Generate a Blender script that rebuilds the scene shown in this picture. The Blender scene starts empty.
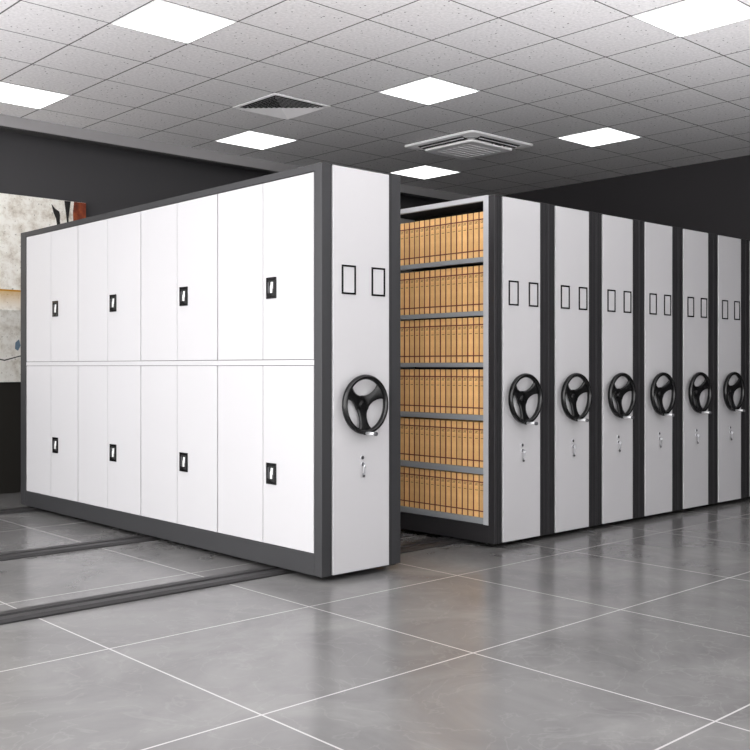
import bpy, bmesh, math, random
from mathutils import Vector, Matrix

random.seed(7)
scene = bpy.context.scene
COL = scene.collection
PI = math.pi

# ------------------------------------------------------------------ camera
CAM_H = 1.2106
YAW = 0.7457                      # heading, measured from +Y towards +X
F_PX = 992.52
HORIZON = 366.45
cam_data = bpy.data.cameras.new('camera')
cam = bpy.data.objects.new('camera', cam_data)
COL.objects.link(cam)
cam.location = (0, 0, CAM_H)
cam.rotation_euler = (PI / 2, 0, -YAW)
cam_data.sensor_fit = 'HORIZONTAL'
cam_data.sensor_width = 36.0
cam_data.lens = 36.0 * F_PX / 750.0
cam_data.shift_y = (HORIZON - 375.0) / 750.0
cam_data.clip_start = 0.05
cam_data.clip_end = 100
scene.camera = cam

# ------------------------------------------------------------------ world (soft daylight through the unbuilt sides, with added glow from below)
world = bpy.data.worlds.new('world')
scene.world = world
world.use_nodes = True
wn = world.node_tree.nodes
wl = world.node_tree.links
wn.clear()
w_out = wn.new('ShaderNodeOutputWorld')
w_bg = wn.new('ShaderNodeBackground')
w_tc = wn.new('ShaderNodeTexCoord')
w_sep = wn.new('ShaderNodeSeparateXYZ')


def w_map(src, f0, f1, t0, t1):
    n = wn.new('ShaderNodeMapRange')
    n.interpolation_type = 'SMOOTHSTEP'
    n.inputs['From Min'].default_value = f0
    n.inputs['From Max'].default_value = f1
    n.inputs['To Min'].default_value = t0
    n.inputs['To Max'].default_value = t1
    wl.new(src, n.inputs['Value'])
    return n.outputs['Result']


def w_math(op, a, b):
    n = wn.new('ShaderNodeMath')
    n.operation = op
    wl.new(a, n.inputs[0])
    wl.new(b, n.inputs[1])
    return n.outputs[0]


wl.new(w_tc.outputs['Generated'], w_sep.inputs[0])
w_x, w_y, w_z = w_sep.outputs
w_k = wn.new('ShaderNodeMath')
w_k.operation = 'MULTIPLY_ADD'
wl.new(w_y, w_k.inputs[0])
w_k.inputs[1].default_value = -0.30
wl.new(w_x, w_k.inputs[2])
side = w_map(w_k.outputs[0], 0.45, -0.90, 0.90, 3.3)         # brighter sky towards the open left side
low_fill = w_math('MULTIPLY', w_map(w_z, 0.05, -0.15, 0.0, 1.0), w_map(w_y, -0.45, -0.95, 0.0, 2.4))   # added glow from below the horizon behind the camera, lifts ceiling and fronts
w_bg.inputs['Color'].default_value = (1.0, 0.99, 0.995, 1)
steep_fill = w_math('MULTIPLY', w_map(w_z, -0.30, -0.50, 0.0, 19.0), w_map(w_x, -0.85, -0.25, 0.0, 1.0))   # added fill from steeply below, brightens mostly the near ceiling
wl.new(w_math('ADD', w_math('ADD', side, low_fill), steep_fill), w_bg.inputs['Strength'])
wl.new(w_bg.outputs[0], w_out.inputs['Surface'])

PANEL_EMIT = 2.5

# ------------------------------------------------------------------ exposure
vs = scene.view_settings
vs.view_transform = 'Standard'
vs.look = 'None'
vs.exposure = 0.36
vs.gamma = 1.0
vs.use_curve_mapping = False

# ------------------------------------------------------------------ measured dimensions
H = 2.35          # cabinet height
ZB = 0.035        # underside of cabinets
X1, Y1, W1, L1 = 3.529, 4.2584, 0.6129, 4.0259
X2, Y2, W2 = 5.0336, 4.2826, 0.5748
ZC = 3.4666       # ceiling
GX, GY = 5.545, 7.775   # a ceiling grid crossing
YB = 9.33         # back wall
XR = 10.12        # right wall
XL, YF = -1.2, -1.2


# ------------------------------------------------------------------ materials
def lin(r, g=None, b=None):
    if g is None:
        g = b = r
    def f(c):
        c /= 255.0
        return c / 12.92 if c <= 0.04045 else ((c + 0.055) / 1.055) ** 2.4
    return (f(r), f(g), f(b), 1.0)


def new_mat(name):
    m = bpy.data.materials.new(name)
    m.use_nodes = True
    nt = m.node_tree
    b = nt.nodes['Principled BSDF']
    return m, nt, b


def paint(name, col, rough=0.45, metal=0.0, spec=0.5, var=0.03, scale=6.0, bump=0.0, bscale=400, coat=0.0):
    """painted / metal surface with a slight procedural mottling"""
    m, nt, b = new_mat(name)
    n = nt.nodes.new('ShaderNodeTexNoise')
    tc = nt.nodes.new('ShaderNodeTexCoord')
    n.inputs['Scale'].default_value = scale
    n.inputs['Detail'].default_value = 3
    mx = nt.nodes.new('ShaderNodeMix')
    mx.data_type = 'RGBA'
    mx.inputs[6].default_value = tuple(c * (1 - var) for c in col[:3]) + (1,)
    mx.inputs[7].default_value = tuple(min(1, c * (1 + var)) for c in col[:3]) + (1,)
    nt.links.new(tc.outputs['Object'], n.inputs['Vector'])
    nt.links.new(n.outputs['Fac'], mx.inputs[0])
    nt.links.new(mx.outputs[2], b.inputs['Base Color'])
    b.inputs['Roughness'].default_value = rough
    b.inputs['Metallic'].default_value = metal
    b.inputs['Specular IOR Level'].default_value = spec
    b.inputs['Coat Weight'].default_value = coat
    if bump > 0:
        n2 = nt.nodes.new('ShaderNodeTexNoise')
        n2.inputs['Scale'].default_value = bscale
        bp = nt.nodes.new('ShaderNodeBump')
        bp.inputs['Strength'].default_value = bump
        bp.inputs['Distance'].default_value = 0.001
        nt.links.new(tc.outputs['Object'], n2.inputs['Vector'])
        nt.links.new(n2.outputs['Fac'], bp.inputs['Height'])
        nt.links.new(bp.outputs[0], b.inputs['Normal'])
    return m


M_WHITE = paint('white_powder_coat', lin(190, 189, 191), rough=0.42, var=0.008, scale=3)
M_SEAM = paint('seam_grey', lin(62, 62, 64), rough=0.7)
M_FRAME = paint('charcoal_powder_coat', lin(48, 48, 50), rough=0.5, var=0.04, scale=8, bump=0.15)
M_FRAME_DK = paint('black_powder_coat', lin(37, 36, 38), rough=0.5, var=0.04, scale=8, bump=0.15)
M_GAP = paint('black_gap', lin(22, 22, 23), rough=0.8)
M_SILVER = paint('silver_grey_steel', lin(188, 189, 192), rough=0.42, metal=0.1, var=0.03)
M_SHELF = paint('grey_blue_steel', lin(150, 154, 158), rough=0.45, metal=0.1, var=0.03)
M_INNER = paint('cabinet_interior', lin(34, 34, 35), rough=0.8)
M_BLACKPL = paint('black_plastic', lin(13, 13, 14), rough=0.24, spec=0.5, var=0.05)
M_CHROME = paint('chrome', lin(225, 225, 228), rough=0.32, metal=0.6, var=0.02)
M_LOCK = paint('steel_lock', lin(105, 105, 108), rough=0.35, metal=0.7)
M_RAIL = paint('rail_steel', lin(46, 45, 46), rough=0.5, metal=0.2, var=0.08, scale=5)
M_RAIL_DK = paint('rail_groove', lin(30, 30, 31), rough=0.6)
M_ACWHITE = paint('air_unit_plastic', lin(246, 245, 246), rough=0.4, var=0.01)
M_ACDARK = paint('air_unit_slot', lin(26, 26, 28), rough=0.7)
M_VENT = paint('vent_aluminium', lin(240, 238, 239), rough=0.45, var=0.02)
M_VENTDK = paint('vent_duct_black', lin(14, 14, 15), rough=0.9)
M_LFRAME = paint('light_frame_white', lin(235, 235, 236), rough=0.5)
M_RUBBER = paint('dark_wheel', lin(35, 35, 36), rough=0.6)


def wall_mat(name, col, rough=0.75):
    return paint(name, col, rough=rough, var=0.06, scale=1.3, bump=0.2, bscale=160, spec=0.3)


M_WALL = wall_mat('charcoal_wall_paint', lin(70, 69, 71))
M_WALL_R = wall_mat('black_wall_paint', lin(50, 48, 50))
M_WALL_LOW = wall_mat('dark_lower_wall', lin(30, 28, 24))
M_BEAM = wall_mat('grey_beam_paint', lin(150, 148, 149))
M_BEAM_DK = wall_mat('beam_trim_strip', lin(52, 51, 52))  # dark trim line along the bottom of the beam


def emit_mat(name, strength):
    m, nt, b = new_mat(name)
    b.inputs['Base Color'].default_value = lin(240)
    b.inputs['Emission Color'].default_value = (1.0, 0.995, 0.99, 1)
    b.inputs['Emission Strength'].default_value = strength
    return m


M_DIFF = emit_mat('light_diffuser', PANEL_EMIT)


def math_node(nt, op, a=None, b=None, c=None):
    n = nt.nodes.new('ShaderNodeMath')
    n.operation = op
    for i, v in enumerate((a, b, c)):
        if v is None:
            continue
        if isinstance(v, (int, float)):
            n.inputs[i].default_value = v
        else:
            nt.links.new(v, n.inputs[i])
    return n.outputs[0]


def grid_mask(nt, coord, origin, pitch, half):
    """1 within half of a grid line at origin + k*pitch"""
    t = math_node(nt, 'SUBTRACT', coord, origin)
    t = math_node(nt, 'DIVIDE', t, pitch)
    t = math_node(nt, 'ADD', t, 0.5)
    t = math_node(nt, 'FRACT', t)
    t = math_node(nt, 'SUBTRACT', t, 0.5)
    t = math_node(nt, 'ABSOLUTE', t)
    t = math_node(nt, 'MULTIPLY', t, pitch)
    return math_node(nt, 'LESS_THAN', t, half)


def mix_col(nt, fac, a, b):
    mx = nt.nodes.new('ShaderNodeMix')
    mx.data_type = 'RGBA'
    for i, v in ((0, fac), (6, a), (7, b)):
        if isinstance(v, (tuple, float, int)):
            mx.inputs[i].default_value = v
        else:
            nt.links.new(v, mx.inputs[i])
    return mx.outputs[2]


def ramp(nt, src, stops):
    r = nt.nodes.new('ShaderNodeValToRGB')
    e = r.color_ramp.elements
    while len(e) < len(stops):
        e.new(0.5)
    for el, (p, c) in zip(e, stops):
        el.position = p
        el.color = c
    nt.links.new(src, r.inputs[0])
    return r.outputs[0]


def ceiling_mat():
    m, nt, b = new_mat('mineral_fibre_ceiling_tiles')
    tc = nt.nodes.new('ShaderNodeTexCoord')
    sep = nt.nodes.new('ShaderNodeSeparateXYZ')
    nt.links.new(tc.outputs['Object'], sep.inputs[0])
    gx = grid_mask(nt, sep.outputs[0], GX, 0.6, 0.006)
    gy = grid_mask(nt, sep.outputs[1], GY, 0.6, 0.0055)
    g = math_node(nt, 'MAXIMUM', gx, gy)
    # specks: voronoi cells with a random radius
    v = nt.nodes.new('ShaderNodeTexVoronoi')
    v.inputs['Scale'].default_value = 30
    nt.links.new(tc.outputs['Object'], v.inputs['Vector'])
    sc = nt.nodes.new('ShaderNodeSeparateColor')
    nt.links.new(v.outputs['Color'], sc.inputs[0])
    rad = math_node(nt, 'MULTIPLY', math_node(nt, 'SUBTRACT', sc.outputs[0], 0.25), 0.27)
    spk = math_node(nt, 'LESS_THAN', v.outputs['Distance'], rad)
    n = nt.nodes.new('ShaderNodeTexNoise')
    n.inputs['Scale'].default_value = 45
    n.inputs['Detail'].default_value = 4
    nt.links.new(tc.outputs['Object'], n.inputs['Vector'])
    base = ramp(nt, n.outputs['Fac'], [(0.35, lin(216, 214, 215)), (0.7, lin(234, 232, 233))])
    c = mix_col(nt, spk, base, lin(112, 109, 110))
    c = mix_col(nt, g, c, lin(92, 90, 91))
    nt.links.new(c, b.inputs['Base Color'])
    b.inputs['Roughness'].default_value = 0.9
    b.inputs['Specular IOR Level'].default_value = 0.2
    bp = nt.nodes.new('ShaderNodeBump')
    bp.inputs['Distance'].default_value = 0.003
    bp.inputs['Strength'].default_value = 0.5
    bp.invert = True
    nt.links.new(math_node(nt, 'MAXIMUM', g, spk), bp.inputs['Height'])
    nt.links.new(bp.outputs[0], b.inputs['Normal'])
    return m


def floor_mat():
    m, nt, b = new_mat('polished_grey_stone_tiles')
    tc = nt.nodes.new('ShaderNodeTexCoord')
    sep = nt.nodes.new('ShaderNodeSeparateXYZ')
    nt.links.new(tc.outputs['Object'], sep.inputs[0])
    gx = grid_mask(nt, sep.outputs[0], 3.15, 1.1, 0.0042)
    gy = grid_mask(nt, sep.outputs[1], 3.90, 1.1, 0.0042)
    g = math_node(nt, 'MAXIMUM', gx, gy)
    # cloudy stone
    n1 = nt.nodes.new('ShaderNodeTexNoise')
    n1.inputs['Scale'].default_value = 1.6
    n1.inputs['Detail'].default_value = 8
    n1.inputs['Roughness'].default_value = 0.62
    n1.inputs['Distortion'].default_value = 0.9
    nt.links.new(tc.outputs['Object'], n1.inputs['Vector'])
    base = ramp(nt, n1.outputs['Fac'], [(0.25, lin(98, 97, 97)), (0.5, lin(113, 112, 112)), (0.78, lin(130, 129, 128))])
    n2 = nt.nodes.new('ShaderNodeTexNoise')
    n2.inputs['Scale'].default_value = 4.5
    n2.inputs['Detail'].default_value = 5
    n2.inputs['Distortion'].default_value = 0.6
    nt.links.new(tc.outputs['Object'], n2.inputs['Vector'])
    vein = math_node(nt, 'ABSOLUTE', math_node(nt, 'SUBTRACT', n2.outputs['Fac'], 0.5))
    vein = ramp(nt, vein, [(0.0, (0.12, 0.12, 0.12, 1)), (0.016, (0, 0, 0, 1))])
    c = mix_col(nt, vein, base, lin(160, 158, 157))
    c = mix_col(nt, g, c, lin(176, 174, 173))
    nt.links.new(c, b.inputs['Base Color'])
    n3 = nt.nodes.new('ShaderNodeTexNoise')
    n3.inputs['Scale'].default_value = 5
    n3.inputs['Detail'].default_value = 3
    nt.links.new(tc.outputs['Object'], n3.inputs['Vector'])
    r = nt.nodes.new('ShaderNodeMapRange')
    r.inputs['To Min'].default_value = 0.15
    r.inputs['To Max'].default_value = 0.26
    nt.links.new(n3.outputs['Fac'], r.inputs['Value'])
    nt.links.new(r.outputs[0], b.inputs['Roughness'])
    b.inputs['Specular IOR Level'].default_value = 0.36
    return m


# ------------------------------------------------------------------ mesh helpers
class MB:
    def __init__(self):
        self.bm = bmesh.new()
        self.mats = []

    def mi(self, mat):
        if mat not in self.mats:
            self.mats.append(mat)
        return self.mats.index(mat)

    def box(self, x0, x1, y0, y1, z0, z1, mat, bevel=0.0, seg=2):
        bm = self.bm
        i = self.mi(mat)
        r = bmesh.ops.create_cube(bm, size=1.0)
        vs_ = r['verts']
        for v in vs_:
            v.co = Vector(((x0 + x1) / 2 + v.co.x * (x1 - x0), (y0 + y1) / 2 + v.co.y * (y1 - y0), (z0 + z1) / 2 + v.co.z * (z1 - z0)))
        fs = set(f for v in vs_ for f in v.link_faces)
        for f in fs:
            f.material_index = i
        if bevel > 0:
            es = list(set(e for v in vs_ for e in v.link_edges))
            rr = bmesh.ops.bevel(bm, geom=es, offset=bevel, segments=seg, profile=0.5, affect='EDGES')
            for f in rr['faces']:
                f.material_index = i
        return self

    def poly(self, pts, mat, smooth=False):
        vs_ = [self.bm.verts.new(p) for p in pts]
        f = self.bm.faces.new(vs_)
        f.material_index = self.mi(mat)
        f.smooth = smooth
        return f

    def prism(self, pts, off, mat):
        """closed prism: polygon pts pushed along vector off"""
        off = Vector(off)
        a = [self.bm.verts.new(p) for p in pts]
        b = [self.bm.verts.new(Vector(p) + off) for p in pts]
        i = self.mi(mat)
        n = len(a)
        fs = [self.bm.faces.new(a[::-1]), self.bm.faces.new(b)]
        for k in range(n):
            fs.append(self.bm.faces.new((a[k], a[(k + 1) % n], b[(k + 1) % n], b[k])))
        for f in fs:
            f.material_index = i
        return self

    def cyl(self, p0, p1, r0, r1, mat, seg=24, caps=True):
        p0, p1 = Vector(p0), Vector(p1)
        d = (p1 - p0).normalized()
        u = d.orthogonal().normalized()
        w = d.cross(u)
        i = self.mi(mat)
        A, B = [], []
        for k in range(seg):
            a = 2 * PI * k / seg
            o = u * math.cos(a) + w * math.sin(a)
            A.append(self.bm.verts.new(p0 + o * r0))
            B.append(self.bm.verts.new(p1 + o * r1))
        for k in range(seg):
            f = self.bm.faces.new((A[k], A[(k + 1) % seg], B[(k + 1) % seg], B[k]))
            f.material_index = i
            f.smooth = True
        if caps:
            f = self.bm.faces.new(A[::-1]); f.material_index = i
            f = self.bm.faces.new(B); f.material_index = i
        return self

    def torus(self, c, R, r, mat, seg=64, rseg=14, flat=1.0):
        """ring in the XZ plane around c; flat squashes the tube along Y"""
        c = Vector(c)
        i = self.mi(mat)
        rings = []
        for k in range(seg):
            a = 2 * PI * k / seg
            e = Vector((math.cos(a), 0, math.sin(a)))
            rings.append([self.bm.verts.new(c + e * (R + r * math.cos(t)) + Vector((0, flat * r * math.sin(t), 0)))
                          for t in [2 * PI * j / rseg for j in range(rseg)]])
        for k in range(seg):
            for j in range(rseg):
                a, b = rings[k], rings[(k + 1) % seg]
                f = self.bm.faces.new((a[j], a[(j + 1) % rseg], b[(j + 1) % rseg], b[j]))
                f.material_index = i
                f.smooth = True
        return self

    def build(self, name, parent=None, loc=None):
        me = bpy.data.meshes.new(name)
        bmesh.ops.recalc_face_normals(self.bm, faces=self.bm.faces)
        self.bm.to_mesh(me)
        self.bm.free()
        for m in self.mats:
            me.materials.append(m)
        o = bpy.data.objects.new(name, me)
        COL.objects.link(o)
        if parent is not None:
            o.parent = parent
        if loc is not None:
            o.location = loc
        return o


def tag(o, label, cat, group=None):
    o['label'] = label
    o['category'] = cat
    if group:
        o['group'] = group
    return o


def thing(name, label, cat, loc=(0, 0, 0), group=None):
    o = bpy.data.objects.new(name, None)
    COL.objects.link(o)
    o.location = loc
    o.empty_display_size = 0.1
    return tag(o, label, cat, group)


def struct(o):
    o['kind'] = 'structure'
    return o


def copy_tree(o, parent=None):
    c = o.copy()
    COL.objects.link(c)
    if parent is not None:
        c.parent = parent
    for ch in list(o.children):
        copy_tree(ch, c)
    return c


# ------------------------------------------------------------------ room shell
struct(MB().box(XL, XR, YF, YB, -0.06, 0.0, floor_mat()).build('floor'))
struct(MB().box(0.9, XR, 0.6, 8.80, ZC, ZC + 0.08, ceiling_mat()).build('ceiling'))
struct(MB().box(XL, XR + 0.15, YB, YB + 0.15, -0.06, ZC + 0.4, M_WALL).build('wall_back'))
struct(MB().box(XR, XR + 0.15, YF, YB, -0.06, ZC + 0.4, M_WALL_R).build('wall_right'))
struct(MB().box(6.2, XR + 0.15, YF - 0.15, YF, -0.06, ZC + 0.4, M_WALL).build('wall_light_blocker'))  # unseen wall added behind the camera to darken the right-hand cabinets and floor
# beam that closes the ceiling grid in front of the back wall, with a thin dark strip under it
mb = MB()
mb.box(XL, XR, 8.79, 8.93, 3.366, ZC + 0.08, M_BEAM, 0.002)
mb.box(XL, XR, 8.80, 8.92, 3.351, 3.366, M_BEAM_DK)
mb.box(XL, XR, 8.93, YB, ZC + 0.02, ZC + 0.08, M_WALL)
struct(mb.build('trim_1'))


struct(MB().box(XL, XR, YB - 0.014, YB, 0.0, 1.058, M_WALL_LOW, 0.002).build('trim_2'))  # thin dark slab over the lower part of the back wall


# ------------------------------------------------------------------ ceiling lights
def ceiling_light(i, j, label):
    x0 = GX + 2.4 * i
    y0 = GY + 2.4 * j
    t = thing('ceiling_light_panel', label, 'ceiling light', (x0 + 0.3, y0 + 0.3, ZC), 'recessed light panels in the ceiling')
    f = MB()
    a, b = 0.294, 0.284
    f.box(-a, a, -a, -b, -0.006, 0, M_LFRAME)
    f.box(-a, a, b, a, -0.006, 0, M_LFRAME)
    f.box(-a, -b, -b, b, -0.006, 0, M_LFRAME)
    f.box(b, a, -b, b, -0.006, 0, M_LFRAME)
    f.build('frame', t)
    MB().box(-b, b, -b, b, -0.004, 0, M_DIFF).build('diffuser', t)
    return t


for i, j, lb in [
    (0, 0, 'square white light panel between the slatted air vent and the tall white locker unit'),
    (-1, 0, 'square white light panel at far left, above the dark beam and painting'),
    (1, 0, 'square white light panel just behind the ceiling cassette air conditioner'),
    (0, -1, 'large square white light panel in mid ceiling, nearer than the ceiling air conditioner'),
    (-1, -1, 'square white light panel at upper left, nearest the viewer on that side'),
    (1, -1, 'square white light panel in the right part of the ceiling, above the row of shelving'),
    (0, -2, 'square white light panel cut off by the top right edge of the view'),
]:
    ceiling_light(i, j, lb)


# ------------------------------------------------------------------ ceiling air vent (four-way slatted diffuser)
def air_vent():
    t = thing('ceiling_air_vent', 'square metal air vent with slanted louvres set in the ceiling tiles', 'air vent', (GX - 0.3, GY - 0.9, ZC))
    f = MB()
    a, b = 0.302, 0.268
    z0, z1 = -0.008, 0
    f.box(-a, a, -a, -b, z0, z1, M_VENT, 0.002)
    f.box(-a, a, b, a, z0, z1, M_VENT, 0.002)
    f.box(-a, -b, -b, b, z0, z1, M_VENT, 0.002)
    f.box(b, a, -b, b, z0, z1, M_VENT, 0.002)
    f.build('frame', t)
    MB().box(-b, b, -b, b, -0.001, 0, M_VENTDK).build('duct_backing', t)
    n = 8
    for k in range(n):
        ro = b - 0.002 - k * (b - 0.01) / n
        ri = max(ro - 0.025, 0.003)
        zo, zi = -0.020, -0.009
        l = MB()
        th = 0.0012
        for q in range(4):
            R = Matrix.Rotation(q * PI / 2, 3, 'Z')
            pts = [Vector((-ro, -ro, zo)), Vector((ro, -ro, zo)), Vector((ri, -ri, zi)), Vector((-ri, -ri, zi))]
            l.prism([R @ p for p in pts], R @ Vector((0, -th, -th)), M_VENT)
        l.build('louvre', t)
    return t


air_vent()


# ------------------------------------------------------------------ cassette air conditioner
def rounded_rect(a, r, z, n=6):
    pts = []
    for cx, cy, a0 in ((a - r, a - r, 0), (-a + r, a - r, PI / 2), (-a + r, -a + r, PI), (a - r, -a + r, 1.5 * PI)):
        for k in range(n + 1):
            t = a0 + k * PI / 2 / n
            pts.append(Vector((cx + r * math.cos(t), cy + r * math.sin(t), z)))
    return pts


def loft(mbd, rings, mat, cap=True, smooth=False):
    R = [[mbd.bm.verts.new(p) for p in ring] for ring in rings]
    i = mbd.mi(mat)
    n = len(R[0])
    for a, b in zip(R, R[1:]):
        for k in range(n):
            f = mbd.bm.faces.new((a[k], a[(k + 1) % n], b[(k + 1) % n], b[k]))
            f.material_index = i
            f.smooth = smooth
    if cap:
        for r_ in (R[0], R[-1]):
            f = mbd.bm.faces.new(r_)
            f.material_index = i


def air_conditioner():
    t = thing('ceiling_air_conditioner', 'white square cassette air conditioner with four outlets mounted in the ceiling', 'air conditioner', (7.515, 6.740, ZC))
    g = MB()
    loft(g, [rounded_rect(0.452, 0.04, 0), rounded_rect(0.452, 0.04, -0.012)], M_ACDARK)
    g.build('mounting_gap', t)
    f = MB()
    loft(f, [rounded_rect(0.472, 0.05, -0.012), rounded_rect(0.475, 0.05, -0.018), rounded_rect(0.468, 0.05, -0.034), rounded_rect(0.34, 0.03, -0.058)], M_ACWHITE)
    f.build('fascia', t)
    # outlets
    for q in range(4):
        R = Matrix.Rotation(q * PI / 2, 3, 'Z')
        def ring_pts(r0, r1, hw, dz=0):
            def z(r):
                return -0.034 - (0.468 - r) / 0.128 * 0.024 - dz
            return [R @ Vector((-hw, -r1, z(r1))), R @ Vector((hw, -r1, z(r1))), R @ Vector((hw, -r0, z(r0))), R @ Vector((-hw, -r0, z(r0)))]
        s = MB()
        s.prism(ring_pts(0.345, 0.425, 0.30), R @ Vector((0, 0, -0.002)), M_ACDARK)
        o = s.build('air_outlet', t)
        v = MB()
        v.prism(ring_pts(0.385, 0.398, 0.285, 0.004), R @ Vector((0, 0, -0.003)), M_ACWHITE)
        v.build('outlet_flap', o)
    p = MB()
    loft(p, [rounded_rect(0.318, 0.03, -0.05), rounded_rect(0.318, 0.03, -0.072), rounded_rect(0.305, 0.03, -0.078)], M_ACWHITE)
    pan = p.build('intake_panel', t)
    for k in range(7):
        x = -0.21 + k * 0.07
        s = MB()
        s.box(-0.24, 0.24, x - 0.006, x + 0.006, -0.083, -0.077, M_VENT, 0.002)
        s.build('grille_slat', pan)
    c = MB()
    # small maker's mark and control dots on the right hand outlet edge, latches on the panel
    c.box(0.02, 0.11, -0.338, -0.33, -0.0615, -0.058, M_ACDARK)
    c.box(-0.03, -0.015, -0.338, -0.328, -0.0615, -0.058, M_ACDARK)
    c.box(0.15, 0.165, -0.338, -0.328, -0.0615, -0.058, M_ACDARK)
    c.build('indicator_marks', t)
    a = MB()
    for k in range(10):
        t0, t1 = PI * 1.02 + k * PI * 0.46 / 10, PI * 1.02 + (k + 1) * PI * 0.46 / 10
        def P(tt, rr):
            return Vector((-0.30 + rr * math.cos(tt), -0.30 + rr * math.sin(tt), -0.050))
        a.prism([P(t0, 0.075), P(t1, 0.075), P(t1, 0.082), P(t0, 0.082)], (0, 0, -0.006), M_LOCK)
    a.build('corner_latch', t)
    return t


air_conditioner()


# ------------------------------------------------------------------ floor rails
def rail(yc, x0, x1, label):
    mb_ = MB()
    hw = 0.098
    prof = [(-hw, 0), (-hw, 0.008), (-hw + 0.02, 0.020), (-0.020, 0.020), (-0.016, 0.008), (0.016, 0.008), (0.020, 0.020),
            (hw - 0.02, 0.020), (hw, 0.008), (hw, 0)]
    mb_.prism([(x0, yc + a, b) for a, b in prof], (x1 - x0, 0, 0), M_RAIL)
    mb_.box(x0, x1, yc - 0.0155, yc + 0.0155, 0.0081, 0.0095, M_RAIL_DK)
    o = mb_.build('floor_rail')
    return tag(o, label, 'rail', 'steel guide rails across the floor')


RY = (4.70, 6.20, 8.12)
rail(RY[0], 0.5, 9.3, 'dark steel floor rail nearest the cabinet ends, passing under both shelving groups')
rail(RY[1], 0.5, 9.3, 'dark steel floor rail in the middle, meeting the long locker side halfway')
rail(RY[2], 0.5, 9.3, 'dark steel floor rail farthest back, at the rear corner of the white lockers')


# ------------------------------------------------------------------ handwheel, label holders, lock (on every cabinet end)
WX, WZ, WD = 0.281, 0.993, 0.050      # wheel centre and rim distance off the panel


def handwheel(parent, wx=WX):
    rim = MB()
    rim.torus((0, -WD, 0), 0.1575, 0.0145, M_BLACKPL, 72, 16, 1.3)
    wheel = rim.build('handwheel', parent, (wx, -0.004, WZ))
    # three flared spokes, dished towards the hub
    sp = MB()
    prof = [(0.026, 0.0450), (0.036, 0.0370), (0.052, 0.0300), (0.075, 0.0260), (0.100, 0.0275), (0.122, 0.0350), (0.138, 0.0470), (0.146, 0.058)]
    th = 0.010
    def yy(r):
        return -0.020 - (WD - 0.022) * min(1.0, max(0.0, (r - 0.035) / 0.11))
    bm = sp.bm
    mi = sp.mi(M_BLACKPL)
    centre_f, centre_b = [], []
    loops = []
    for a in (PI / 6, 5 * PI / 6, 1.5 * PI):
        e = Vector((math.cos(a), 0, math.sin(a)))
        n = Vector((-math.sin(a), 0, math.cos(a)))
        rows = []
        for (al, hw) in prof:
            row = []
            for s in (-1, -0.5, 0, 0.5, 1):
                r = math.hypot(al, hw * s)
                p = e * al + n * hw * s
                crown = 0.003 * (1 - s * s)
                row.append((bm.verts.new(p + Vector((0, yy(r) - crown, 0))), bm.verts.new(p + Vector((0, yy(r) + th, 0)))))
            rows.append(row)
        for r0, r1 in zip(rows, rows[1:]):
            for k in range(4):
                f = bm.faces.new((r0[k][0], r0[k + 1][0], r1[k + 1][0], r1[k][0])); f.smooth = True; f.material_index = mi
                f = bm.faces.new((r0[k][1], r0[k + 1][1], r1[k + 1][1], r1[k][1])); f.material_index = mi
            for k in (0, 4):
                f = bm.faces.new((r0[k][0], r0[k][1], r1[k][1], r1[k][0])); f.material_index = mi
        loops.append(rows[0])
        centre_f += [v[0] for v in rows[0]]
        centre_b += [v[1] for v in rows[0]]
    f = bm.faces.new(centre_f); f.material_index = mi
    f = bm.faces.new(centre_b); f.material_index = mi
    sp.build('spokes', wheel)
    h = MB()
    h.cyl((0, 0.004, 0), (0, -0.022, 0), 0.030, 0.030, M_BLACKPL, 32)
    h.cyl((0, -0.022, 0), (0, -0.028, 0), 0.027, 0.021, M_BLACKPL, 32)
    h.cyl((0, -0.028, 0), (0, -0.031, 0), 0.0185, 0.015, M_BLACKPL, 32)
    h.build('hub_cap', wheel)
    g = MB()
    gx_, gz_ = -0.012, -0.163
    g.cyl((gx_, -WD - 0.004, gz_), (gx_, -WD - 0.022, gz_), 0.011, 0.010, M_BLACKPL, 20)
    g.cyl((gx_, -WD - 0.020, gz_), (gx_, -WD - 0.092, gz_), 0.0085, 0.0100, M_CHROME, 20)
    g.cyl((gx_, -WD - 0.092, gz_), (gx_, -WD - 0.106, gz_), 0.0120, 0.0110, M_LOCK, 20)
    gr = g.build('crank_grip', wheel)
    gr['label'] = 'chrome crank grip with dark end'
    return wheel


def label_holder(parent, x0, x1, z0=1.621, z1=1.788):
    f = MB()
    w, d = 0.0110, 0.006
    f.box(x0, x1, -0.004 - d, -0.004, z0, z0 + w, M_BLACKPL, 0.0015)
    f.box(x0, x1, -0.004 - d, -0.004, z1 - w, z1, M_BLACKPL, 0.0015)
    f.box(x0, x0 + w, -0.004 - d, -0.004, z0 + w, z1 - w, M_BLACKPL, 0.0015)
    f.box(x1 - w, x1, -0.004 - d, -0.004, z0 + w, z1 - w, M_BLACKPL, 0.0015)
    o = f.build('label_holder', parent)
    MB().box(x0 + w, x1 - w, -0.0055, -0.004, z0 + w, z1 - w, M_WHITE).build('card', o)


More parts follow.
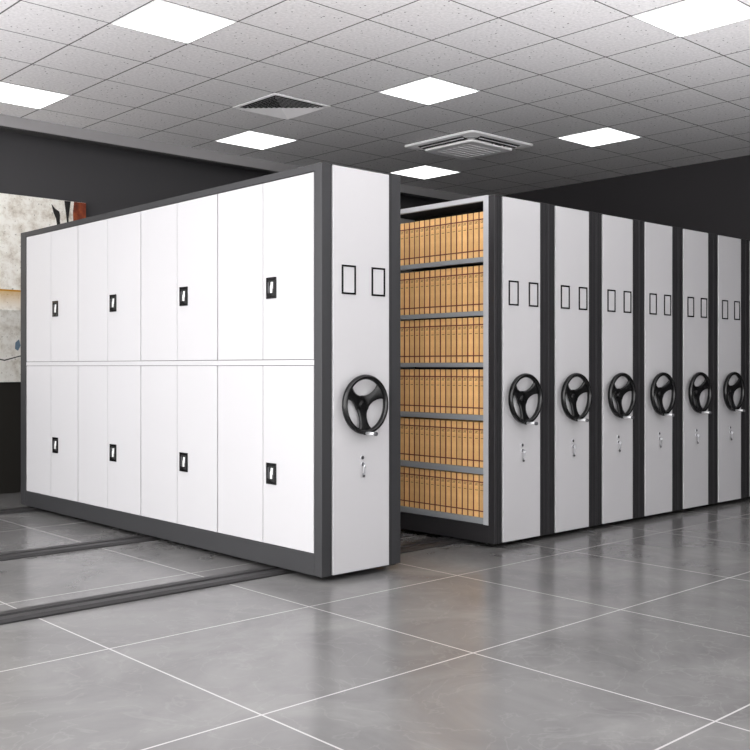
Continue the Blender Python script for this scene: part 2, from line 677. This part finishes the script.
def lock(parent, lx, lz=0.685):
    a = MB()
    a.cyl((0, -0.004, 0), (0, -0.009, 0), 0.0145, 0.0135, M_CHROME, 24)
    a.cyl((0, -0.009, 0), (0, -0.0105, 0), 0.011, 0.011, M_LOCK, 24)
    a.box(-0.0015, 0.0015, -0.0112, -0.0105, -0.007, 0.007, M_GAP)
    a.build('keyhole', parent, (lx, 0, lz))
    k = MB()
    k.cyl((0, -0.004, 0), (0, -0.009, 0), 0.0145, 0.0135, M_CHROME, 24)
    k.cyl((0, -0.009, 0), (0, -0.012, 0), 0.0115, 0.010, M_LOCK, 24)
    lockp = k.build('key_lock', parent, (lx + 0.002, 0, lz - 0.038))
    kk = MB()
    # key stub in the lock, a ring and a second key hanging from it
    kk.box(-0.0015, 0.0015, -0.022, -0.012, -0.0045, 0.0045, M_CHROME)
    kk.cyl((-0.0015, -0.024, -0.004), (0.0015, -0.024, -0.004), 0.010, 0.010, M_CHROME, 20)
    kk.box(-0.0085, 0.0075, -0.0245, -0.0222, -0.060, -0.008, M_CHROME, 0.0008)
    kk.box(-0.014, 0.004, -0.0235, -0.0215, -0.074, -0.050, M_LOCK, 0.0004)
    kk.build('key', lockp)


def end_panel(parent, x0, x1):
    p = MB()
    p.box(x0, x1, -0.004, 0.012, 0.037, 2.344, M_WHITE, 0.0025)
    return p.build('end_panel', parent)


def post(mb_, x0, x1, y0, y1, mat, z0=ZB, z1=H, grooves=()):
    mb_.box(x0, x1, y0, y1, z0, z1, mat, 0.003)
    for gx_ in grooves:
        mb_.box(gx_ - 0.0015, gx_ + 0.0015, y0 - 0.0012, y0 + 0.001, z0, z1 - 0.003, M_GAP)


def rollers(parent, x0, x1, y_origin):
    for ry in RY:
        for x in (x0, x1):
            w = MB()
            y = ry - y_origin
            w.cyl((x, y - 0.013, 0.041), (x, y + 0.013, 0.041), 0.031, 0.031, M_RUBBER, 20)
            w.build('roller', parent)


# ------------------------------------------------------------------ white locker unit with doors (front left)
def locker_unit():
    t = thing('mobile_locker_cabinet', 'long white mobile locker cabinet with paired doors and charcoal frame, standing alone at left', 'cabinet', (X1, Y1, 0))
    W, L = W1, L1
    b = MB()
    b.box(0.03, W - 0.012, 0.03, L - 0.03, 0.075, H - 0.02, M_WHITE)
    b.build('carcass', t)
    s = MB()
    s.box(0.020, W - 0.020, 0.022, L - 0.022, 0.026, 0.078, M_GAP)
    s.build('chassis', t)
    rollers(t, 0.12, W - 0.12, Y1)
    c = MB()
    # front posts
    post(c, 0.0, 0.067, 0.0, 0.068, M_FRAME)
    post(c, 0.520, W, 0.0, 0.068, M_FRAME, grooves=(0.532,))
    # rear posts
    post(c, 0.0, 0.07, L - 0.104, L, M_FRAME)
    post(c, W - 0.09, W, L - 0.104, L, M_FRAME)
    # side rails
    c.box(0.001, 0.03, 0.068, L - 0.104, ZB, 0.156, M_FRAME, 0.002)
    c.box(0.001, 0.03, 0.068, L - 0.104, 2.308, H - 0.001, M_FRAME, 0.002)
    c.box(W - 0.03, W - 0.001, 0.068, L - 0.104, ZB, 0.156, M_FRAME, 0.002)
    c.box(W - 0.03, W - 0.001, 0.068, L - 0.104, 2.308, H - 0.001, M_FRAME, 0.002)
    # end caps top and bottom edge
    c.box(0.076, 0.520, 0.004, 0.03, H - 0.008, H - 0.001, M_FRAME)
    c.box(0.076, 0.520, L - 0.02, L, ZB, H - 0.001, M_FRAME)
    c.build('frame', t)
    tp = MB()
    tp.box(0.03, W - 0.03, 0.03, L - 0.02, H - 0.022, H - 0.004, M_FRAME_DK)
    tp.build('top_panel', t)
    # black reveal behind doors and behind the end panel
    r = MB()
    r.box(0.024, 0.030, 0.068, L - 0.104, 0.156, 2.308, M_SEAM)
    r.box(0.060, 0.522, 0.010, 0.030, 0.037, H - 0.008, M_GAP)
    r.box(W - 0.030, W - 0.008, 0.068, L - 0.104, 0.156, 2.308, M_WHITE)
    r.build('reveal', t)
    band = MB()
    band.box(0.0045, 0.024, 0.071, 3.920, 1.217, 1.248, M_WHITE, 0.001)
    band.build('middle_band', t)
    end_panel(t, 0.081, 0.514)
    label_holder(t, 0.142, 0.248)
    label_holder(t, 0.371, 0.478)
    handwheel(t)
    lock(t, 0.299)
    seams = [0.0705, 0.5546, 1.0376, 1.5196, 2.0006, 2.4846, 2.9656, 3.4436, 3.9206]
    for (z0, z1, hz) in ((0.159, 1.214, 0.577), (1.251, 2.304, 1.675)):
        for k in range(8):
            y0, y1 = seams[k], seams[k + 1]
            # hinge side seams are wider than the centre seams
            g0 = 0.003 if k % 2 == 1 else 0.0055
            g1 = 0.003 if k % 2 == 0 else 0.0055
            d = MB()
            d.box(0.004, 0.023, y0 + g0, y1 - g1, z0, z1, M_WHITE, 0.0018)
            dr = d.build('door', t)
            if k % 2 == 0:
                # latch on the nearer door of each pair, beside the centre seam
                ya, yb_ = y1 - 0.135, y1 - 0.040
                zc_, hh = hz, 0.063
                q = MB()
                w = 0.011
                q.box(-0.003, 0.004, ya, yb_, zc_ - hh, zc_ - hh + 0.016, M_BLACKPL, 0.001)
                q.box(-0.003, 0.004, ya, yb_, zc_ + hh - 0.016, zc_ + hh, M_BLACKPL, 0.001)
                q.box(-0.003, 0.004, ya, ya + w, zc_ - hh + 0.016, zc_ + hh - 0.016, M_BLACKPL, 0.001)
                q.box(-0.003, 0.004, yb_ - w, yb_, zc_ - hh + 0.016, zc_ + hh - 0.016, M_BLACKPL, 0.001)
                q.box(0.0025, 0.004, ya + w, yb_ - w, zc_ - hh + 0.016, zc_ + hh - 0.016, M_GAP)
                q.box(-0.0015, 0.003, yb_ - w - 0.012, yb_ - w - 0.004, zc_ - 0.030, zc_ + 0.034, M_LOCK, 0.0008)
                q.cyl((-0.003, (ya + yb_) / 2 + 0.010, zc_ - hh + 0.018), (-0.006, (ya + yb_) / 2 + 0.010, zc_ - hh + 0.018), 0.013, 0.012, M_BLACKPL, 20)
                q.build('latch_plate', dr)
                ky = MB()
                ym = (ya + yb_) / 2 - 0.004
                pts = [(ym - 0.014, zc_ + 0.034), (ym + 0.002, zc_ + 0.034), (ym + 0.006, zc_ + 0.012), (ym + 0.011, zc_ + 0.008), (ym + 0.010, zc_ - 0.030),
                       (ym - 0.006, zc_ - 0.030), (ym - 0.007, zc_ - 0.008), (ym - 0.012, zc_ - 0.004)]
                ky.prism([(-0.004, y, z) for y, z in pts], (0.005, 0, 0), M_LATCH)
                lv = ky.build('latch_lever', dr)
                lv['label'] = 'bright metal latch lever'
    return t


M_LATCH = paint('bright_latch_metal', lin(238, 238, 238), rough=0.35, metal=0.0)
locker_unit()


# ------------------------------------------------------------------ row of mobile shelving
def shelving_front(t):
    """the charcoal frame, end panel, wheel, label holders and lock every unit of the row shows"""
    W = W2 - 0.004
    L = L1
    c = MB()
    post(c, 0.0, 0.072, 0.0, 0.056, M_FRAME_DK, grooves=(0.028, 0.052))
    post(c, 0.484, W, 0.0, 0.056, M_FRAME_DK, grooves=(0.508, 0.545))
    rf = MB()
    rf.box(0.0, W, L - 0.06, L, ZB, H, M_FRAME_DK, 0.003)
    rf.build('rear_panel', t)
    c.box(0.077, 0.484, 0.004, 0.03, H - 0.008, H - 0.001, M_FRAME_DK)
    c.box(0.070, 0.486, 0.010, 0.030, 0.037, H - 0.008, M_GAP)
    c.build('frame', t)
    end_panel(t, 0.082, 0.478)
    label_holder(t, 0.135, 0.238)
    label_holder(t, 0.349, 0.452)
    handwheel(t, 0.256)
    lock(t, 0.278, 0.676)
    s = MB()
    s.box(0.020, W - 0.020, 0.022, L - 0.022, 0.026, 0.07, M_GAP)
    s.build('chassis', t)
    rollers(t, 0.12, W - 0.12, Y2)


SHELF_TOP = [1.944, 1.583, 1.236, 0.883, 0.528, 0.193]
SHELF_BOT = [1.912, 1.552, 1.206, 0.847, 0.487, 0.154]
BAY = 0.930


def open_shelving():
    t = thing('mobile_shelving_unit', 'open-sided mobile shelving unit packed with kraft file books, first of the right hand row', 'shelving unit', (X2, Y2, 0), 'mobile shelving units pushed together in a row')
    shelving_front(t)
    W, L = W2 - 0.004, L1
    k = MB()
    k.box(0.002, W - 0.01, 0.056, L - 0.06, ZB, 0.150, M_FRAME_DK, 0.002)
    k.build('base', t)
    p = MB()
    p.box(0.290, 0.300, 0.056, L - 0.06, 0.15, H - 0.002, M_INNER)
    p.box(W - 0.012, W - 0.006, 0.056, L - 0.06, 0.15, H - 0.002, M_INNER)
    p.box(0.03, W - 0.006, 0.056, L - 0.06, H - 0.020, H - 0.002, M_INNER)
    p.build('back_panel', t)
    f = MB()
    f.box(0.0, 0.030, 0.102, L - 0.104, 2.319, 2.353, M_SILVER, 0.002)
    f.build('top_trim', t)
    y = 0.056
    ups = [(0.058, 0.102), (0.102 + BAY, 0.146 + BAY), (0.146 + 2 * BAY, 0.19 + 2 * BAY), (0.19 + 3 * BAY, 0.234 + 3 * BAY), (L - 0.104, L - 0.06)]
    for i, (a, b) in enumerate(ups):
        u = MB()
        if i in (0, len(ups) - 1):
            u.box(0.0, 0.290, a, b, 0.152, 2.353, M_SILVER, 0.002)
        else:
            u.box(0.002, 0.290, a + 0.005, b - 0.005, 0.152, 2.319, M_SILVER, 0.002)
        u.build('upright', t)
    for (zt, zb_) in zip(SHELF_TOP, SHELF_BOT):
        for (a, b) in zip(ups, ups[1:]):
            s = MB()
            y0, y1 = a[1], b[0]
            s.box(0.004, 0.012, y0, y1, zb_, zt, M_SHELF, 0.0015)
            s.box(0.012, 0.288, y0, y1, zt - 0.004, zt, M_SHELF)
            s.box(0.012, 0.030, y0, y1, zb_, zb_ + 0.003, M_SHELF)
            s.build('shelf', t)
    return t


open_shelving()


def closed_shelving(label):
    t = thing('mobile_shelving_unit', label, 'shelving unit', (0, 0, 0), 'mobile shelving units pushed together in a row')
    shelving_front(t)
    W, L = W2 - 0.004, L1
    b = MB()
    b.box(0.004, W - 0.004, 0.056, L - 0.06, 0.07, H - 0.004, M_FRAME_DK)
    b.build('body', t)
    k = MB()
    k.box(0.03, W - 0.03, 0.056, L - 0.06, ZB + 0.005, 0.07, M_GAP)
    k.build('base', t)
    return t


row_labels = [
    'closed mobile shelving unit with handwheel, directly right of the open book-filled one',
    'closed mobile shelving unit with handwheel, third from the left in the row of end panels',
    'closed mobile shelving unit with handwheel, fourth from the left in the row of end panels',
    'closed mobile shelving unit with handwheel, fifth from the left in the row of end panels',
    'closed mobile shelving unit, its handwheel cut close by the right edge of the view',
    'farthest shelving unit, only the dark edge of its post visible at the right edge',
]
proto = closed_shelving(row_labels[0])
for k, lb in enumerate(row_labels):
    o = proto if k == 0 else copy_tree(proto)
    o['label'] = lb
    o.location = (X2 + W2 * (k + 1), Y2, 0)


# ------------------------------------------------------------------ kraft file books
def book_mat():
    m, nt, b = new_mat('kraft_file_board')
    tc = nt.nodes.new('ShaderNodeTexCoord')
    sep = nt.nodes.new('ShaderNodeSeparateXYZ')
    nt.links.new(tc.outputs['Object'], sep.inputs[0])
    X_, Y_, Z_ = sep.outputs
    info = nt.nodes.new('ShaderNodeObjectInfo')
    n = nt.nodes.new('ShaderNodeTexNoise')
    n.inputs['Scale'].default_value = 25
    n.inputs['Detail'].default_value = 4
    nt.links.new(tc.outputs['Object'], n.inputs['Vector'])
    base = ramp(nt, n.outputs['Fac'], [(0.3, lin(226, 178, 118)), (0.7, lin(242, 198, 134))])
    hsv = nt.nodes.new('ShaderNodeHueSaturation')
    nt.links.new(base, hsv.inputs['Color'])
    r = nt.nodes.new('ShaderNodeMapRange')
    r.inputs['To Min'].default_value = 0.88
    r.inputs['To Max'].default_value = 1.12
    nt.links.new(info.outputs['Random'], r.inputs['Value'])
    nt.links.new(r.outputs[0], hsv.inputs['Value'])
    col = hsv.outputs[0]
    BH = 0.306
    def band(src, c0, hw):
        return math_node(nt, 'LESS_THAN', math_node(nt, 'ABSOLUTE', math_node(nt, 'SUBTRACT', src, c0)), hw)
    front = math_node(nt, 'LESS_THAN', X_, 0.006)
    lines = math_node(nt, 'MAXIMUM', band(Z_, BH * 0.835, 0.0042), band(Z_, BH * 0.15, 0.0042))
    # printed title: short marks under the upper line, a dash lower down
    v = nt.nodes.new('ShaderNodeTexNoise')
    v.inputs['Scale'].default_value = 260
    nt.links.new(tc.outputs['Object'], v.inputs['Vector'])
    mark = math_node(nt, 'MULTIPLY', math_node(nt, 'GREATER_THAN', v.outputs['Fac'], 0.50), band(Z_, BH * 0.775, 0.010))
    mark = math_node(nt, 'MULTIPLY', mark, band(Y_, 0.025, 0.014))
    dash = math_node(nt, 'MULTIPLY', band(Z_, BH * 0.64, 0.0022), band(Y_, 0.025, 0.013))
    marks = math_node(nt, 'MAXIMUM', mark, dash)
    col = mix_col(nt, math_node(nt, 'MULTIPLY', marks, front), col, lin(128, 86, 48))
    col = mix_col(nt, math_node(nt, 'MULTIPLY', lines, front), col, lin(112, 52, 44))
    edge = math_node(nt, 'MAXIMUM', math_node(nt, 'LESS_THAN', Y_, 0.0042), math_node(nt, 'GREATER_THAN', Y_, 0.0455))
    col = mix_col(nt, math_node(nt, 'MULTIPLY', edge, front), col, lin(112, 54, 46))
    nt.links.new(col, b.inputs['Base Color'])
    b.inputs['Roughness'].default_value = 0.65
    b.inputs['Specular IOR Level'].default_value = 0.3
    return m


M_BOOK = book_mat()
M_PAGES = paint('file_pages', lin(226, 214, 190), rough=0.9, var=0.05, scale=60)
BW, BH, BD = 0.0490, 0.306, 0.235


def make_book():
    b = MB()
    b.box(0.0, 0.010, 0.0, BW, 0.0, BH, M_BOOK, 0.0028, 3)          # spine
    b.box(0.006, BD, 0.0, 0.0025, 0.0, BH, M_BOOK, 0.0008)          # cover
    b.box(0.006, BD, BW - 0.0025, BW, 0.0, BH, M_BOOK, 0.0008)
    b.box(0.008, BD - 0.008, 0.0025, BW - 0.0025, 0.003, BH - 0.004, M_PAGES)
    return b.build('file_book')


row_names = ['top shelf', 'second shelf from the top', 'third shelf from the top', 'fourth shelf from the top', 'fifth shelf from the top', 'lowest shelf']
bproto = None
for si, zt in enumerate(SHELF_TOP):
    base_lb = 'kraft file book with maroon lines in the row on the ' + row_names[si]
    grp = 'kraft file books on the ' + row_names[si]
    ys = [0.1045 + k * 0.0513 for k in range(18)] + [0.1045 + BAY + 0.044 + k * 0.0513 for k in range(5)]
    for y in ys:
        if bproto is None:
            bproto = make_book()
            o = bproto
        else:
            o = bproto.copy()
            COL.objects.link(o)
        o.location = (X2 + 0.020 + random.uniform(-0.0015, 0.0015), Y2 + y, zt + 0.001)
        if si == 5:
            o.scale = (1, 1, 0.93)      # the lowest shelf is shallower
        tag(o, 'rightmost kraft file book on the ' + row_names[si] + ', by the upright' if y == ys[0] else base_lb, 'book', grp)


# ------------------------------------------------------------------ painting on the back wall
def canvas_mat():
    m, nt, b = new_mat('weathered_white_canvas')
    tc = nt.nodes.new('ShaderNodeTexCoord')
    n = nt.nodes.new('ShaderNodeTexNoise')
    n.inputs['Scale'].default_value = 7
    n.inputs['Detail'].default_value = 9
    n.inputs['Roughness'].default_value = 0.7
    nt.links.new(tc.outputs['Object'], n.inputs['Vector'])
    c = ramp(nt, n.outputs['Fac'], [(0.30, lin(168, 156, 138)), (0.42, lin(224, 217, 205)), (0.54, lin(250, 247, 239)), (0.8, lin(254, 252, 247))])
    v = nt.nodes.new('ShaderNodeTexNoise')
    v.inputs['Scale'].default_value = 38
    v.inputs['Detail'].default_value = 4
    nt.links.new(tc.outputs['Object'], v.inputs['Vector'])
    sp = ramp(nt, v.outputs['Fac'], [(0.62, (0, 0, 0, 1)), (0.70, (0.7, 0.7, 0.7, 1))])
    c = mix_col(nt, sp, c, lin(120, 108, 92))
    sep = nt.nodes.new('ShaderNodeSeparateXYZ')
    nt.links.new(tc.outputs['Object'], sep.inputs[0])
    # ochre band across the middle, greyer cloudy lower part
    zz = math_node(nt, 'ADD', sep.outputs[2], math_node(nt, 'MULTIPLY', n.outputs['Fac'], 0.03))
    och = nt.nodes.new('ShaderNodeMapRange')
    och.inputs['From Min'].default_value = 0.70
    och.inputs['From Max'].default_value = 0.88
    nt.links.new(zz, och.inputs['Value'])
    ochm = math_node(nt, 'MULTIPLY', och.outputs[0], math_node(nt, 'LESS_THAN', zz, 0.882))
    c2 = mix_col(nt, math_node(nt, 'LESS_THAN', zz, 0.70), c, mix_col(nt, 0.35, c, lin(130, 130, 126)))
    c3 = mix_col(nt, math_node(nt, 'MULTIPLY', ochm, 0.75), c2, lin(200, 152, 52))
    nt.links.new(c3, b.inputs['Base Color'])
    b.inputs['Roughness'].default_value = 0.7
    return m


def rust_mat():
    m, nt, b = new_mat('rust_red_paint')
    tc = nt.nodes.new('ShaderNodeTexCoord')
    n = nt.nodes.new('ShaderNodeTexNoise')
    n.inputs['Scale'].default_value = 11
    n.inputs['Detail'].default_value = 8
    nt.links.new(tc.outputs['Object'], n.inputs['Vector'])
    c = ramp(nt, n.outputs['Fac'], [(0.32, lin(70, 30, 16)), (0.5, lin(128, 52, 24)), (0.66, lin(165, 84, 36)), (0.8, lin(190, 130, 60))])
    nt.links.new(c, b.inputs['Base Color'])
    b.inputs['Roughness'].default_value = 0.6
    return m


def painting():
    x0, x1, z0, z1 = 2.55, 4.628, 1.062, 2.850
    y = YB - 0.045
    t = thing('abstract_painting', 'large abstract painting, weathered white with black strokes and rust edge, on the back wall', 'painting', (x0, y, z0))
    w, h = x1 - x0, z1 - z0
    MRUST, MBLK, MOCH, MBLUE = rust_mat(), paint('black_paint', lin(22, 20, 19), rough=0.5), paint('ochre_line_paint', lin(198, 140, 30), rough=0.6), paint('slate_blue_paint', lin(96, 116, 132), rough=0.7, var=0.2, scale=40)
    c = MB()
    c.box(0, w, 0, 0.042, 0, h, canvas_mat(), 0.003)
    e = 0.0015
    def P(pts, mat, k=1):
        c.prism([(px - x0, -e * k, pz - z0) for px, pz in pts], (0, e * k + 0.0005, 0), mat)
    # rust block down the right edge
    P([(4.500, 2.848), (4.626, 2.848), (4.626, 1.10), (4.52, 1.10), (4.505, 1.7), (4.49, 2.2), (4.470, 2.42), (4.492, 2.6), (4.488, 2.75)], MRUST)
    # black vertical stroke beside it
    P([(4.398, 2.846), (4.462, 2.846), (4.452, 2.76), (4.440, 2.68), (4.445, 2.58), (4.450, 2.40), (4.432, 2.05), (4.420, 2.4), (4.427, 2.62), (4.412, 2.74)], MBLK, 2)
    # diagonal stroke
    P([(4.265, 2.80), (4.300, 2.76), (4.345, 2.735), (4.352, 2.70), (4.350, 2.64), (4.372, 2.52), (4.385, 2.35), (4.362, 2.36), (4.335, 2.52), (4.312, 2.66), (4.285, 2.72)], MBLK, 2)
    P([(2.60, 1.955), (4.40, 1.935), (4.40, 1.920), (3.2, 1.932), (2.60, 1.938)], MOCH)
    P([(3.905, 1.44), (3.94, 1.47), (3.955, 1.41), (3.93, 1.36), (3.90, 1.38)], MBLUE)
    P([(3.60, 1.31), (3.80, 1.275), (3.95, 1.315), (4.05, 1.33), (4.05, 1.325), (3.95, 1.305), (3.80, 1.263), (3.60, 1.300)], MBLK)
    c.build('canvas', t)
    return t


painting()
